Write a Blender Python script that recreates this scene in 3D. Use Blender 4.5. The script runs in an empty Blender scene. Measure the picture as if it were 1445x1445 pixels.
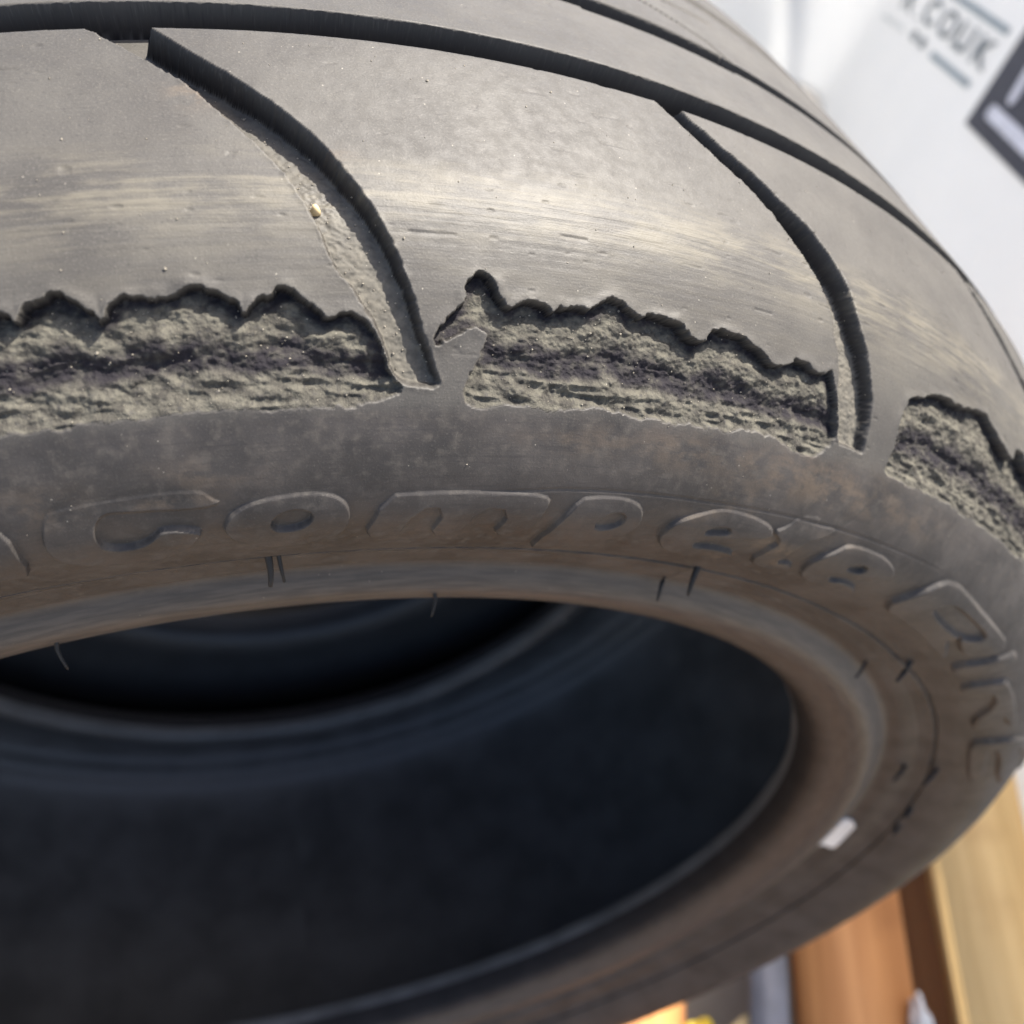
import bpy, bmesh, math, random
import numpy as np
from mathutils import Vector, Matrix

SC = bpy.context.scene
COL = SC.collection

# ------------------------------------------------------------------ camera
ZC = 0.345                                  # height of the tyre's axis above the pallet boards
cam_d = bpy.data.cameras.new('camera'); cam = bpy.data.objects.new('camera', cam_d); COL.objects.link(cam)
RIGHT = Vector((0.9641, -0.2287, 0.1349)); DOWN = Vector((-0.0863, -0.7506, -0.6552)); FWD = Vector((0.2511, 0.6200, -0.7433))
CAMP = Vector((0.0, -0.2508, 0.4186 + ZC))
m = Matrix.Identity(4)
for i in range(3):
    m[i][0] = RIGHT[i]; m[i][1] = -DOWN[i]; m[i][2] = -FWD[i]; m[i][3] = CAMP[i]
cam.matrix_world = m
cam_d.sensor_width = 36; cam_d.sensor_fit = 'HORIZONTAL'; cam_d.lens = 36 * 1323.82 / 1445
cam_d.clip_start = 0.01; cam_d.clip_end = 200
cam_d.dof.use_dof = True; cam_d.dof.focus_distance = 0.176; cam_d.dof.aperture_fstop = 13
SC.camera = cam

# ------------------------------------------------------------------ sky, sun, exposure
SUN = Vector((0.45, 0.20, 0.87)).normalized()          # towards the sun: high, behind the tyre, a little to the right
w = bpy.data.worlds.new('World'); SC.world = w; w.use_nodes = True
nt = w.node_tree; nt.nodes.clear()
sky = nt.nodes.new('ShaderNodeTexSky'); sky.sky_type = 'NISHITA'; sky.sun_disc = False
sky.sun_elevation = math.asin(SUN.z); sky.sun_rotation = math.atan2(SUN.x, SUN.y)
bg = nt.nodes.new('ShaderNodeBackground'); bg.inputs[1].default_value = 0.13; sky.air_density = .8; sky.dust_density = 3.5; sky.ozone_density = .3
ow = nt.nodes.new('ShaderNodeOutputWorld')
nt.links.new(sky.outputs[0], bg.inputs[0]); nt.links.new(bg.outputs[0], ow.inputs[0])
sd = bpy.data.lights.new('sun', 'SUN'); sd.energy = 4.5; sd.angle = math.radians(0.53); sd.color = (1.0, 0.95, 0.87)
sun = bpy.data.objects.new('sun', sd); COL.objects.link(sun); sun.location = (0, 0, 4)
sun.rotation_euler = SUN.to_track_quat('Z', 'Y').to_euler()
SC.view_settings.view_transform = 'Standard'; SC.view_settings.look = 'None'
SC.view_settings.gamma = 1; SC.view_settings.use_curve_mapping = False
SC.view_settings.exposure = 1.4

# ------------------------------------------------------------------ helpers
def tag(o, label=None, cat=None, group=None, kind=None):
    if label: o['label'] = label
    if cat: o['category'] = cat
    if group: o['group'] = group
    if kind: o['kind'] = kind
    return o
def link(name, me, mat=None, parent=None):
    o = bpy.data.objects.new(name, me); COL.objects.link(o)
    if mat: me.materials.append(mat)
    if parent: o.parent = parent
    return o
def empty(name, loc=(0, 0, 0), parent=None):
    o = bpy.data.objects.new(name, None); COL.objects.link(o); o.location = loc; o.empty_display_size = .05
    if parent: o.parent = parent
    return o
def bm_obj(name, bm, mat, parent=None, smooth=False):
    me = bpy.data.meshes.new(name); bm.normal_update(); bm.to_mesh(me); bm.free()
    if smooth:
        for p in me.polygons: p.use_smooth = True
    return link(name, me, mat, parent)
_rs = np.random.RandomState(7); _T = _rs.uniform(-1, 1, (512, 512)).astype(np.float32)
def vnoise(x, y, seed=0):
    x = x + seed * 37.31; y = y + seed * 91.73
    xi = np.floor(x).astype(np.int64); yi = np.floor(y).astype(np.int64)
    fx = (x - xi).astype(np.float32); fy = (y - yi).astype(np.float32)
    fx = fx * fx * fx * (fx * (fx * 6 - 15) + 10); fy = fy * fy * fy * (fy * (fy * 6 - 15) + 10)
    x0 = xi & 511; x1 = (xi + 1) & 511; y0 = yi & 511; y1 = (yi + 1) & 511
    a = _T[x0, y0]; b = _T[x1, y0]; c = _T[x0, y1]; d = _T[x1, y1]
    return (a + (b - a) * fx) + ((c + (d - c) * fx) - (a + (b - a) * fx)) * fy
def fbm(x, y, octv=4, seed=0, gain=.5):
    s = 0; a = 1; t = 0
    for k in range(octv):
        s = s + a * vnoise(x * 2 ** k, y * 2 ** k, seed + k * 3); t += a; a *= gain
    return s / t
def sstep(a, b, x):
    t = np.clip((x - a) / (b - a), 0, 1); return t * t * (3 - 2 * t)

class NT:
    """small helper to wire material nodes"""
    def __init__(self, name):
        self.m = bpy.data.materials.new(name); self.m.use_nodes = True
        self.t = self.m.node_tree; self.t.nodes.clear()
        self.out = self.t.nodes.new('ShaderNodeOutputMaterial')
        self.b = self.t.nodes.new('ShaderNodeBsdfPrincipled'); self.t.links.new(self.b.outputs[0], self.out.inputs[0])
    def n(self, t, **k):
        o = self.t.nodes.new(t)
        for a, v in k.items(): setattr(o, a, v)
        return o
    def l(self, a, b): self.t.links.new(a, b)
    def val(self, s, v):
        if hasattr(v, 'is_linked') or hasattr(v, 'links'): self.l(v, s)
        else: s.default_value = v
    def math(self, op, a, b=0.0, clamp=False):
        o = self.n('ShaderNodeMath', operation=op); o.use_clamp = clamp; self.val(o.inputs[0], a); self.val(o.inputs[1], b); return o.outputs[0]
    def mix(self, f, a, b):
        o = self.n('ShaderNodeMix', data_type='RGBA'); self.val(o.inputs[0], f); self.val(o.inputs[6], a); self.val(o.inputs[7], b); return o.outputs[2]
    def mixf(self, f, a, b):
        o = self.n('ShaderNodeMix', data_type='FLOAT'); self.val(o.inputs[0], f); self.val(o.inputs[2], a); self.val(o.inputs[3], b); return o.outputs[0]
    def noise(self, vec, scale, detail=4, rough=.55, dist=0.0):
        o = self.n('ShaderNodeTexNoise'); o.inputs['Scale'].default_value = scale; o.inputs['Detail'].default_value = detail
        o.inputs['Roughness'].default_value = rough; o.inputs['Distortion'].default_value = dist
        if vec is not None: self.l(vec, o.inputs['Vector'])
        return o.outputs['Fac']
    def ramp(self, f, a, b):
        o = self.n('ShaderNodeMapRange'); o.interpolation_type = 'SMOOTHSTEP'; self.l(f, o.inputs[0]); o.inputs[1].default_value = a; o.inputs[2].default_value = b; return o.outputs[0]
    def obj(self): return self.n('ShaderNodeTexCoord').outputs['Object']
    def attr(self, name): o = self.n('ShaderNodeAttribute'); o.attribute_name = name; return o.outputs['Fac']
    def vattr(self, name): o = self.n('ShaderNodeAttribute'); o.attribute_name = name; return o.outputs['Vector']
    def scale(self, vec, s):
        o = self.n('ShaderNodeVectorMath', operation='MULTIPLY'); self.l(vec, o.inputs[0]); o.inputs[1].default_value = s; return o.outputs[0]
    def bump(self, h, strength, dist, prev=None):
        o = self.n('ShaderNodeBump'); o.inputs['Strength'].default_value = strength; o.inputs['Distance'].default_value = dist; self.l(h, o.inputs['Height'])
        if prev is not None: self.l(prev, o.inputs['Normal'])
        return o.outputs[0]
def C4(r, g, b): return (r, g, b, 1)

def flat_mat(name, col, rough=.6):
    k = NT(name); v = k.obj(); n = k.noise(v, 60, 4)
    k.l(k.mix(k.ramp(n, .3, .7), C4(*[c * .85 for c in col]), C4(*[min(1, c * 1.12) for c in col])), k.b.inputs['Base Color'])
    k.b.inputs['Roughness'].default_value = rough
    k.l(k.bump(n, .2, .001), k.b.inputs['Normal']); return k.m

# ------------------------------------------------------------------ rubber
def rubber():
    k = NT('worn_rubber'); uv = k.vattr('uvs')              # (mm around, mm across, 0): lies on the rubber itself
    torn, dark, tan, side, floor, scuff, blue = [k.attr(a) for a in ('torn', 'dark', 'tan', 'side', 'floor', 'scuff', 'bead')]; wall_shade = k.attr('wall_shade')
    n_lo = k.noise(uv, .05, 3, .55); n_mid = k.noise(uv, .35, 3, .6); n_hi = k.noise(uv, 2.2, 2, .65)
    streak = k.noise(k.scale(uv, (.06, .9, 0)), 1.0, 3, .6); blot = k.noise(k.scale(uv, (.055, .16, 0)), 1.0, 4, .65)
    tread = k.mix(k.ramp(n_lo, .3, .7), C4(.050, .046, .041), C4(.070, .065, .057))
    tread = k.mix(k.math('MULTIPLY', k.ramp(n_hi, .52, .72), .5), tread, C4(.115, .106, .092))
    tread = k.mix(k.math('MULTIPLY', k.ramp(k.noise(uv, 1.3, 2, .6), .58, .70), .45), tread, C4(.030, .028, .026))
    # worn shoulder: circumferential scuffs
    sc = k.math('MULTIPLY', scuff, k.ramp(k.math('ADD', k.math('MULTIPLY', streak, .35), k.math('MULTIPLY', blot, .65)), .42, .62))
    tread = k.mix(k.math('MULTIPLY', sc, .65), tread, C4(.150, .134, .100))
    sw = k.mix(k.ramp(n_lo, .3, .68), C4(.025, .0225, .021), C4(.052, .046, .042))
    sw = k.mix(k.math('MULTIPLY', k.ramp(n_mid, .45, .75), .6), sw, C4(.085, .075, .064))
    sw = k.mix(k.math('MULTIPLY', k.ramp(n_hi, .55, .75), .35), sw, C4(.11, .10, .088))
    sw = k.mix(k.math('MULTIPLY', k.ramp(streak, .52, .75), .4), sw, C4(.018, .017, .018))
    col = k.mix(side, tread, sw)
    bd = k.mix(k.ramp(streak, .35, .65), C4(.040, .037, .036), C4(.075, .066, .059))
    col = k.mix(blue, col, bd)
    tanf = k.math('MULTIPLY', tan, k.ramp(k.noise(k.scale(uv, (.12, .2, 0)), 1.0, 5, .7), .40, .62))
    col = k.mix(k.math('MULTIPLY', tanf, .75), col, C4(.125, .092, .062))
    gf = k.mix(k.ramp(n_mid, .3, .7), C4(.070, .065, .055), C4(.125, .114, .092))
    col = k.mix(floor, col, gf); col = k.mix(k.math('MULTIPLY', k.math('MULTIPLY', tan, floor), .8), col, C4(.16, .11, .06))
    tn = k.mix(k.ramp(n_mid, .32, .66), C4(.044, .041, .036), C4(.106, .099, .080))
    tn = k.mix(k.math('MULTIPLY', k.ramp(n_hi, .55, .75), .5), tn, C4(.165, .153, .120))
    tn = k.mix(k.math('MULTIPLY', k.ramp(k.noise(uv, .9, 3, .5), .56, .7), .55), tn, C4(.045, .043, .043))
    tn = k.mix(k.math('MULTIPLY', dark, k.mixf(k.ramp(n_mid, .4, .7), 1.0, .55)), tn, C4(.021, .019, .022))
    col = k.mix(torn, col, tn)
    col = k.mix(wall_shade, col, C4(.011, .010, .011))
    # pale grit specks
    sp = k.n('ShaderNodeTexVoronoi'); sp.inputs['Scale'].default_value = .42; k.l(uv, sp.inputs['Vector']); sp.inputs['Randomness'].default_value = 1
    spk = k.ramp(sp.outputs['Distance'], .075, .04)
    keep = k.ramp(sp.outputs['Color'], .62, .66)
    col = k.mix(k.math('MULTIPLY', k.math('MULTIPLY', spk, keep), .55), col, C4(.36, .33, .27))
    k.l(col, k.b.inputs['Base Color'])
    r = k.mixf(side, k.mixf(k.ramp(n_mid, .3, .7), .54, .66), k.mixf(k.ramp(n_mid, .3, .7), .52, .68))
    r = k.mixf(blue, r, .48); r = k.mixf(k.math('MAXIMUM', torn, floor), r, .85); r = k.mixf(k.math('MULTIPLY', scuff, .8), r, .53)
    k.l(r, k.b.inputs['Roughness']); k.l(k.mixf(k.math('MAXIMUM', wall_shade, k.math('MULTIPLY', torn, .8)), .36, .05), k.b.inputs['Specular IOR Level'])
    nn = k.bump(n_mid, .22, .0003); nn = k.bump(n_hi, .38, .00012, nn); scr = k.noise(k.scale(uv, (.12, 2.6, 0)), 1.0, 3, .6); nn = k.bump(scr, .16, .00016, nn)
    nn = k.bump(k.math('MULTIPLY', streak, scuff), .5, .0003, nn)
    nn = k.bump(k.math('MULTIPLY', k.noise(uv, 1.1, 3, .7), torn), .8, .0004, nn)
    k.l(nn, k.b.inputs['Normal'])
    return k.m
M_RUB = rubber()
def liner_mat():
    k = NT('liner_rubber'); uv = k.vattr('uvs')
    n = k.noise(k.scale(uv, (.6, .02, 0)), 1.0, 3, .5); nb = k.noise(uv, .03, 4)
    k.l(k.mix(k.ramp(nb, .3, .7), C4(.066, .064, .062), C4(.10, .097, .094)), k.b.inputs['Base Color'])
    k.l(k.mixf(k.ramp(nb, .3, .7), .42, .54), k.b.inputs['Roughness'])
    k.l(k.bump(n, .25, .0006), k.b.inputs['Normal']); return k.m
M_LIN = liner_mat()
M_NIB = flat_mat('nib_rubber', (.007, .007, .0075), .7); M_CASE = flat_mat('case_rubber', (.022, .023, .025), .5)
M_WHITE = flat_mat('white_paint', (.72, .71, .68), .55)

# ------------------------------------------------------------------ ground and pallet
def ground_mat():
    k = NT('yard_concrete'); v = k.obj(); n = k.noise(v, 3, 6); n2 = k.noise(v, 60, 4)
    k.l(k.mix(k.ramp(n, .3, .7), C4(.20, .185, .165), C4(.31, .29, .26)), k.b.inputs['Base Color'])
    k.b.inputs['Roughness'].default_value = .85; k.l(k.bump(n2, .4, .004), k.b.inputs['Normal']); return k.m
bm = bmesh.new(); S_ = 60; zg = -.150
for x, y in ((-S_, -S_), (S_, -S_), (S_, S_), (-S_, S_)): bm.verts.new((x, y, zg))
bm.faces.new(bm.verts); tag(bm_obj('ground', bm, ground_mat()), 'pale concrete yard under the pallet', 'ground', kind='structure')

def wood(name, a, b, dk):
    k = NT(name); v = k.obj()
    oi = k.n('ShaderNodeObjectInfo'); off = k.n('ShaderNodeVectorMath', operation='ADD'); k.l(v, off.inputs[0])
    cx = k.n('ShaderNodeCombineXYZ'); k.l(k.math('MULTIPLY', oi.outputs['Random'], 37.0), cx.inputs[0]); k.l(cx.outputs[0], off.inputs[1])
    g = k.noise(k.scale(off.outputs[0], (45, 2.2, 45)), 1.0, 5, .6, .6); fine = k.noise(k.scale(off.outputs[0], (300, 8, 300)), 1.0, 3)
    big = k.noise(off.outputs[0], 9, 3)
    c = k.mix(k.ramp(g, .33, .66), C4(*a), C4(*b)); c = k.mix(k.math('MULTIPLY', k.ramp(fine, .5, .8), .35), c, C4(*dk))
    c = k.mix(k.math('MULTIPLY', k.ramp(big, .55, .75), .5), c, C4(*dk))
    k.l(c, k.b.inputs['Base Color']); k.b.inputs['Roughness'].default_value = .7
    k.l(k.bump(fine, .3, .0012), k.b.inputs['Normal']); return k.m
W_YEL = wood('pale_pine', (.66, .43, .17), (.82, .57, .25), (.48, .27, .10))
W_ORG = wood('orange_pine', (.50, .21, .065), (.66, .31, .11), (.26, .10, .03))
W_BRN = wood('brown_pine', (.20, .085, .035), (.30, .14, .06), (.09, .04, .02))
PD = Vector((0.345, 0.9386, 0)); PN = Vector((0.9386, -0.345, 0))       # along and across the pallet boards
pallet = empty('wooden_pallet', (0, 0, -.150)); pallet.rotation_euler.z = math.atan2(-PN.y, PN.x) * -1
tag(pallet, 'wooden pallet of pale and orange boards under the tyre', 'pallet')
rnd = random.Random(4)
def board(name, cx, cy, cz, lx, ly, lz, mat):
    bm = bmesh.new(); bmesh.ops.create_cube(bm, size=1)
    for v in bm.verts: v.co = Vector((v.co.x * lx, v.co.y * ly, v.co.z * lz))
    bmesh.ops.bevel(bm, geom=list(bm.edges), offset=.0025, segments=2, affect='EDGES')
    for v in bm.verts: v.co.x += .0012 * math.sin(v.co.y * 9 + cx * 30); v.co.z += .0006 * math.sin(v.co.y * 14 + cx * 50)
    o = bm_obj(name, bm, mat, pallet, True); o.location = (cx, cy, cz); return o
# board edges measured across the pallet (metres along PN)
tops = [(-.66, -.56, W_ORG), (-.52, -.42, W_YEL), (-.375, -.275, W_ORG), (-.235, -.135, W_YEL), (-.09, .015, W_ORG), (.06, .165, W_YEL), (.205, .30, W_ORG), (.394, .487, W_ORG), (.526, .628, W_YEL)]
for a, b, mt in tops: board('deck_board', (a + b) / 2, .02, .150 - .0112, b - a, 1.2, .022, mt)
for yy in (-.53, -.10, .37): board('cross_board', -.016, yy, .150 - .0335, 1.288, .12, .022, W_BRN)
for yy in (-.53, -.10, .37):
    for xx in (-.59, -.016, .557): board('block', xx, yy, .0655, .14, .12, .082, W_BRN)
for xx in (-.59, -.016, .557): board('base_board', xx, .02, .0125, .12, 1.2, .022, W_BRN)
# outlines traced on the rubber: 1e-4 rad around the axle, 0.1 mm across the profile
F = {
 'groove1_R': '-375,1792 -258,1751 -129,1708 -22,1679 103,1640 224,1600 324,1560 412,1527 508,1472 572,1440 668,1382 735,1333 797,1276 842,1233 878,1181 909,1162 955,1118 985,1094',
 'groove1_L': '-560,1770 -361,1710 -184,1657 -38,1590 44,1555 161,1504 258,1459 302,1426 375,1378 420,1324 466,1285 535,1263 582,1234 642,1202 673,1177 710,1142 717,1124 780,1101 840,1097',
 'groove2_R': '2708,1810 2788,1765 2882,1745 2995,1711 3204,1667 3401,1612 3601,1570 3749,1511 3873,1451 3940,1393 3999,1342 4054,1314 4114,1260 4180,1205 4205,1149 4223,1094',
 'groove2_L': '2621,1785 2740,1741 2923,1685 3133,1631 3320,1567 3476,1497 3630,1430 3726,1372 3768,1311 3811,1285 3849,1200 3934,1133 3983,1098',
 'chunk1_top': '-1153,1252 -1112,1245 -1096,1233 -1074,1243 -1023,1257 -957,1266 -905,1268 -848,1259 -791,1249 -751,1238 -720,1218 -697,1219 -671,1240 -631,1250 -573,1255 -490,1249 -418,1254 -365,1253 -322,1262 -281,1266 -211,1264 -127,1248 -53,1231 -41,1215 2,1232 74,1239 128,1248 149,1262 218,1257 261,1243 343,1224 379,1204 425,1215 528,1215 568,1208',
 'chunk1_right': '611,1194 658,1168 698,1139 709,1118 748,1099 780,1088 725,1072 618,1065',
 'chunk1_bot': '512,1060 435,1059 131,1059 -237,1059 -523,1059 -770,1058 -1013,1058 -1284,1062',
 'chunk2_top': '977,1161 953,1180 972,1197 1000,1204 1052,1220 1100,1236 1128,1257 1145,1270 1174,1284 1226,1292 1274,1284 1310,1279 1343,1257 1380,1237 1442,1248 1505,1256 1573,1254 1621,1244 1652,1236 1686,1253 1717,1246 1765,1249 1836,1252 1891,1249 1935,1261 2002,1277 2067,1275 2130,1266 2181,1245 2247,1252 2334,1258 2414,1255 2484,1260 2524,1245 2598,1224 2666,1226 2723,1246 2786,1254 2885,1253 2995,1246 3116,1235 3214,1218 3297,1212 3354,1220 3439,1238 3536,1237 3588,1227 3689,1227 3754,1245',
 'chunk2_right': '3795,1214 3854,1172 3907,1131 3921,1100 3876,1075 3786,1049',
 'chunk2_bot': '3660,1052 3558,1051 3421,1063 3279,1073 3127,1070 3014,1063 2785,1064 2593,1060 2403,1064 2273,1064 2076,1066 1938,1069 1761,1063 1578,1060 1408,1061 1265,1059 1170,1061',
 'chunk2_left': '1150,1077 1147,1093 1161,1108 1195,1130 1237,1158 1263,1182 1189,1197 1152,1198 1080,1183 1008,1174',
 'chunk3_top': '4508,1070 4528,1092 4546,1143 4530,1186 4569,1229 4582,1244 4828,1278 5083,1294 5298,1290 5629,1325 5729,1303 5934,1281 6146,1262 6239,1273 6286,1304 6457,1300',
 'chunk3_bot': '7131,1074 6886,1058 6409,1064 5856,1063 5356,1064 4867,1062 4556,1064',
 'C': '-1198,917 -1117,923 -928,926 -678,928 -360,929 -297,905 -255,902 -311,892 -569,895 -774,901 -847,905 -912,901 -962,883 -980,857 -963,833 -866,820 -755,825 -664,843 -611,861 -386,845 -413,824 -516,789 -658,762 -860,763 -1076,773 -1232,809 -1268,846 -1253,881',
 'o': '-266,845 -218,874 -85,896 160,904 346,903 474,882 503,840 437,792 276,767 79,754 -73,769 -210,801 -257,827',
 'o_h': '9,844 42,862 102,871 177,874 244,868 270,857 244,842 183,828 96,823 37,828',
 'm': '701,892 952,896 1320,896 1660,895 1809,887 1800,859 1738,766 1498,763 1558,856 1329,859 1247,764 1035,770 1108,861 914,861 817,765 583,773',
 'p': '1970,886 2174,897 2367,897 2503,883 2563,853 2561,806 2441,761 2202,750 2132,690 1862,686',
 'p_h': '2222,816 2227,847 2307,864 2409,860 2431,841 2391,819 2307,808',
 'e': '2845,783 2815,815 2841,848 2904,868 3127,896 3263,900 3506,893 3719,879 3788,851 3422,825 3276,812 3156,800 3202,774 3370,780 3581,778 3670,761 3495,726 3220,723 3010,740',
 'e_h': '3167,829 3144,846 3235,858 3347,857 3381,839 3279,836',
 't': '3904,846 3871,810 3880,751 4113,722 4372,739 4320,779 4123,762 4098,858 4280,883 4367,915 4115,904 4126,928 3914,919 3861,888 3752,868',
 'e_': '4540,744 4425,788 4429,830 4534,863 4590,884 4886,888 5191,881 5409,854 5312,825 5015,804 4804,781 4917,751 5041,768 5266,764 5388,737 5018,707 4686,725',
 'e__h': '4807,820 4854,842 4993,848 5045,831 4984,816',
 'P': '6082,723 5913,750 5857,778 5917,844 6056,899 6278,912 6493,907 7166,892 8209,892 8009,803 7871,761 7409,781 7313,805 7291,766 7697,739 8070,698',
 'P_h': '6360,815 6448,858 6989,854 7618,854 7413,805 6948,796',
 'I': '8160,713 8294,895 8601,900 8552,844 8523,704',
 'R': '8943,702 8925,841 9263,852 10139,859 10632,860 10570,833 10125,815 10172,801 10603,721 10208,710 9723,789 9249,791 9233,704',
 'E': '12439,746 11279,710 10975,730 10968,849 11294,927 11744,956 13116,1061 12919,1008 11620,914 11407,866 12935,945 12497,849 11322,814 11284,783 12475,802',
 'Y': '-1641,927 -1430,910 -1411,782 -1588,777 -1831,806',
 'plate': '13344,698 13455,838 14998,953 15581,935 16240,942',
 'tick1': '3931,455 3854,593',
 'tick2': '8134,455 8114,596',
 'tick3': '12360,514 12283,633',
 'nibs': '-32,621 1524,323 -1990,302 3854,593 3958,442 8194,455 8171,594 12413,519 12335,635 13983,626 14721,636',
 'white': '16201,416 14970,426',
 'thin1': '3112,2435 3446,2384 3654,2343 3773,2276',
 'thin2': '3445,2544 3725,2560 3987,2567',
 'g2near': '2359,2173 2437,2151 2642,2166 2916,2174 3371,2219',
 'g2far': '2262,2200 2780,2273 3058,2301 3400,2310',
 'g2b': '3730,2235 3997,2179 4340,2140',
 'line_up': '1439,896 1900,907 2545,911 3025,911',
}
# ------------------------------------------------------------------ tyre
def pts(k): return np.array([[float(v) for v in q.split(',')] for q in F[k].split()]) * (1e-4, .1)      # (radians, mm)
HALF = [(.2222, -.1020), (.2230, -.1065), (.2256, -.1124), (.2320, -.1176), (.2385, -.1218), (.2425, -.1228), (.2490, -.1220), (.2565, -.1250), (.2651, -.1293), (.2720, -.1338), (.2800, -.1374), (.2890, -.1392), (.2980, -.1375), (.3085, -.1320), (.3190, -.1235), (.3275, -.1135), (.3342, -.1010), (.3388, -.0870), (.3432, -.0690), (.3445, -.0450), (.3450, -.0200)]
def spline(P, n):
    t = np.r_[0, np.cumsum(np.linalg.norm(np.diff(P, axis=0), axis=1))]; N = len(t); h = np.diff(t)
    A = np.zeros((N, N)); rhs = np.zeros((N, 2)); A[0, 0] = A[-1, -1] = 1
    for i in range(1, N - 1):
        A[i, i - 1] = h[i - 1]; A[i, i] = 2 * (h[i - 1] + h[i]); A[i, i + 1] = h[i]
        rhs[i] = 6 * ((P[i + 1] - P[i]) / h[i] - (P[i] - P[i - 1]) / h[i - 1])
    M = np.linalg.solve(A, rhs); q = np.linspace(0, t[-1], n); k = np.clip(np.searchsorted(t, q, side='right') - 1, 0, N - 2)
    a = (t[k + 1] - q)[:, None]; b = (q - t[k])[:, None]; H = h[k][:, None]
    return (M[k] * a ** 3 + M[k + 1] * b ** 3) / (6 * H) + (P[k] / H - M[k] * H / 6) * a + (P[k + 1] / H - M[k + 1] * H / 6) * b
PR = spline(np.array(HALF + [(.345, 0)] + [(a, -b) for a, b in HALF[::-1]]), 6001)
SS = np.r_[0, np.cumsum(np.linalg.norm(np.diff(PR, axis=0), axis=1))] * 1000
dP = np.gradient(PR, axis=0); NR = np.stack([dP[:, 1], -dP[:, 0]], 1); NR /= np.linalg.norm(NR, axis=1)[:, None]
# s runs in nominal millimetres across the rubber
KN = np.array([0.0, 11.0, 37.7, 45.8, 55.5, 63.7, 72.5, 81.7, 90.9, 102.8, 116.4, 129.5, 143.7, 246.0]) * SS[-1] / 492.0; KO = np.array([0, 15.3, 40.8, 49, 58.7, 67, 75.7, 85, 94.2, 106.1, 119.6, 132.7, 147, 249.3])
SS = np.interp(SS, np.r_[KN, SS[-1] - KN[-2::-1]], np.r_[KO, 498.6 - KO[-2::-1]])
SMAX = SS[-1]; MID = SMAX / 2

# rows and columns are spent where the tyre is near and large in view
def density(knots, vals, n):
    x = np.linspace(knots[0], knots[-1], 20000); d = np.interp(x, knots, vals); c = np.cumsum(d); c = (c - c[0]) / (c[-1] - c[0])
    return np.interp(np.linspace(0, 1, n), c, x)
rows = density([0, 12, 20, 60, 100, 132, 150, 180, 192, 250, 262, 300, SMAX], [2, 3.5, 5, 6, 6.4, 7, 5.5, 4.6, 4.2, 2.2, .6, .25, .25], 830)
cols = density([-math.pi, -.5, -.26, -.2, .25, .5, .8, 1.2, 1.8, 2.6, math.pi], [60, 80, 400, 1900, 1750, 1250, 700, 330, 170, 70, 60], 1560)
SG = rows[:, None].astype(np.float64) + 0 * cols[None, :]; TG = cols[None, :] + 0 * rows[:, None]
R0 = np.interp(rows, SS, PR[:, 0]); Y0 = np.interp(rows, SS, PR[:, 1]); NRr = np.interp(rows, SS, NR[:, 0]); NRy = np.interp(rows, SS, NR[:, 1])
KU = 318.0                                    # mm of rubber per radian, near enough all over the visible shoulder
UG = TG * KU
def inside_box(P, pad):
    lo = P.min(0) - pad; hi = P.max(0) + pad
    r0, r1 = np.searchsorted(rows, [lo[1], hi[1]]); c0, c1 = np.searchsorted(cols, [lo[0] / KU, hi[0] / KU])
    return slice(r0, r1), slice(c0, c1)
def sdf(Pt, pad=4.0):
    """signed distance (mm, negative inside) to a closed outline given as (radians, mm)"""
    P = Pt * (KU, 1); out = np.full(SG.shape, pad, np.float32); rs, cs = inside_box(P, pad)
    x = UG[rs, cs]; y = SG[rs, cs]
    if x.size == 0: return out
    d2 = np.full(x.shape, 1e9); ins = np.zeros(x.shape, bool)
    for i in range(len(P)):
        a = P[i]; b = P[(i + 1) % len(P)]; e = b - a; L = max((e * e).sum(), 1e-9)
        t = np.clip(((x - a[0]) * e[0] + (y - a[1]) * e[1]) / L, 0, 1)
        d2 = np.minimum(d2, (x - a[0] - t * e[0]) ** 2 + (y - a[1] - t * e[1]) ** 2)
        cr = ((a[1] > y) != (b[1] > y)) & (x < (b[0] - a[0]) * (y - a[1]) / ((b[1] - a[1]) if abs(b[1] - a[1]) > 1e-9 else 1e-9) + a[0])
        ins ^= cr
    d = np.sqrt(d2); out[rs, cs] = np.clip(np.where(ins, -d, d), -1e3, pad); return out
def pline(Pt, pad=3.0):
    P = Pt * (KU, 1); out = np.full(SG.shape, pad, np.float32); rs, cs = inside_box(P, pad); x = UG[rs, cs]; y = SG[rs, cs]; d2 = np.full(x.shape, pad * pad)
    for a, b in zip(P[:-1], P[1:]):
        e = b - a; L = max((e * e).sum(), 1e-9); t = np.clip(((x - a[0]) * e[0] + (y - a[1]) * e[1]) / L, 0, 1)
        d2 = np.minimum(d2, (x - a[0] - t * e[0]) ** 2 + (y - a[1] - t * e[1]) ** 2)
    out[rs, cs] = np.sqrt(d2); return out
def smooth_outline(P, it=2):
    for _ in range(it):                       # corner cutting: traced outlines become curves
        Q = np.roll(P, -1, 0); P = np.stack([.75 * P + .25 * Q, .25 * P + .75 * Q], 1).reshape(-1, 2)
    return P
n1 = fbm(UG / 9, SG / 9, 3, 1); n2 = vnoise(UG / 1.3, SG / 1.3, 5); n3 = vnoise(UG / .55, SG / .55, 9)
H = np.zeros(SG.shape)                        # height above the plain profile, mm
LAB = np.zeros(SG.shape, np.int16)            # which part a vertex belongs to
front = SG < MID
SM = np.where(front, SG, SMAX - SG)           # mirrored across-coordinate

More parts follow.
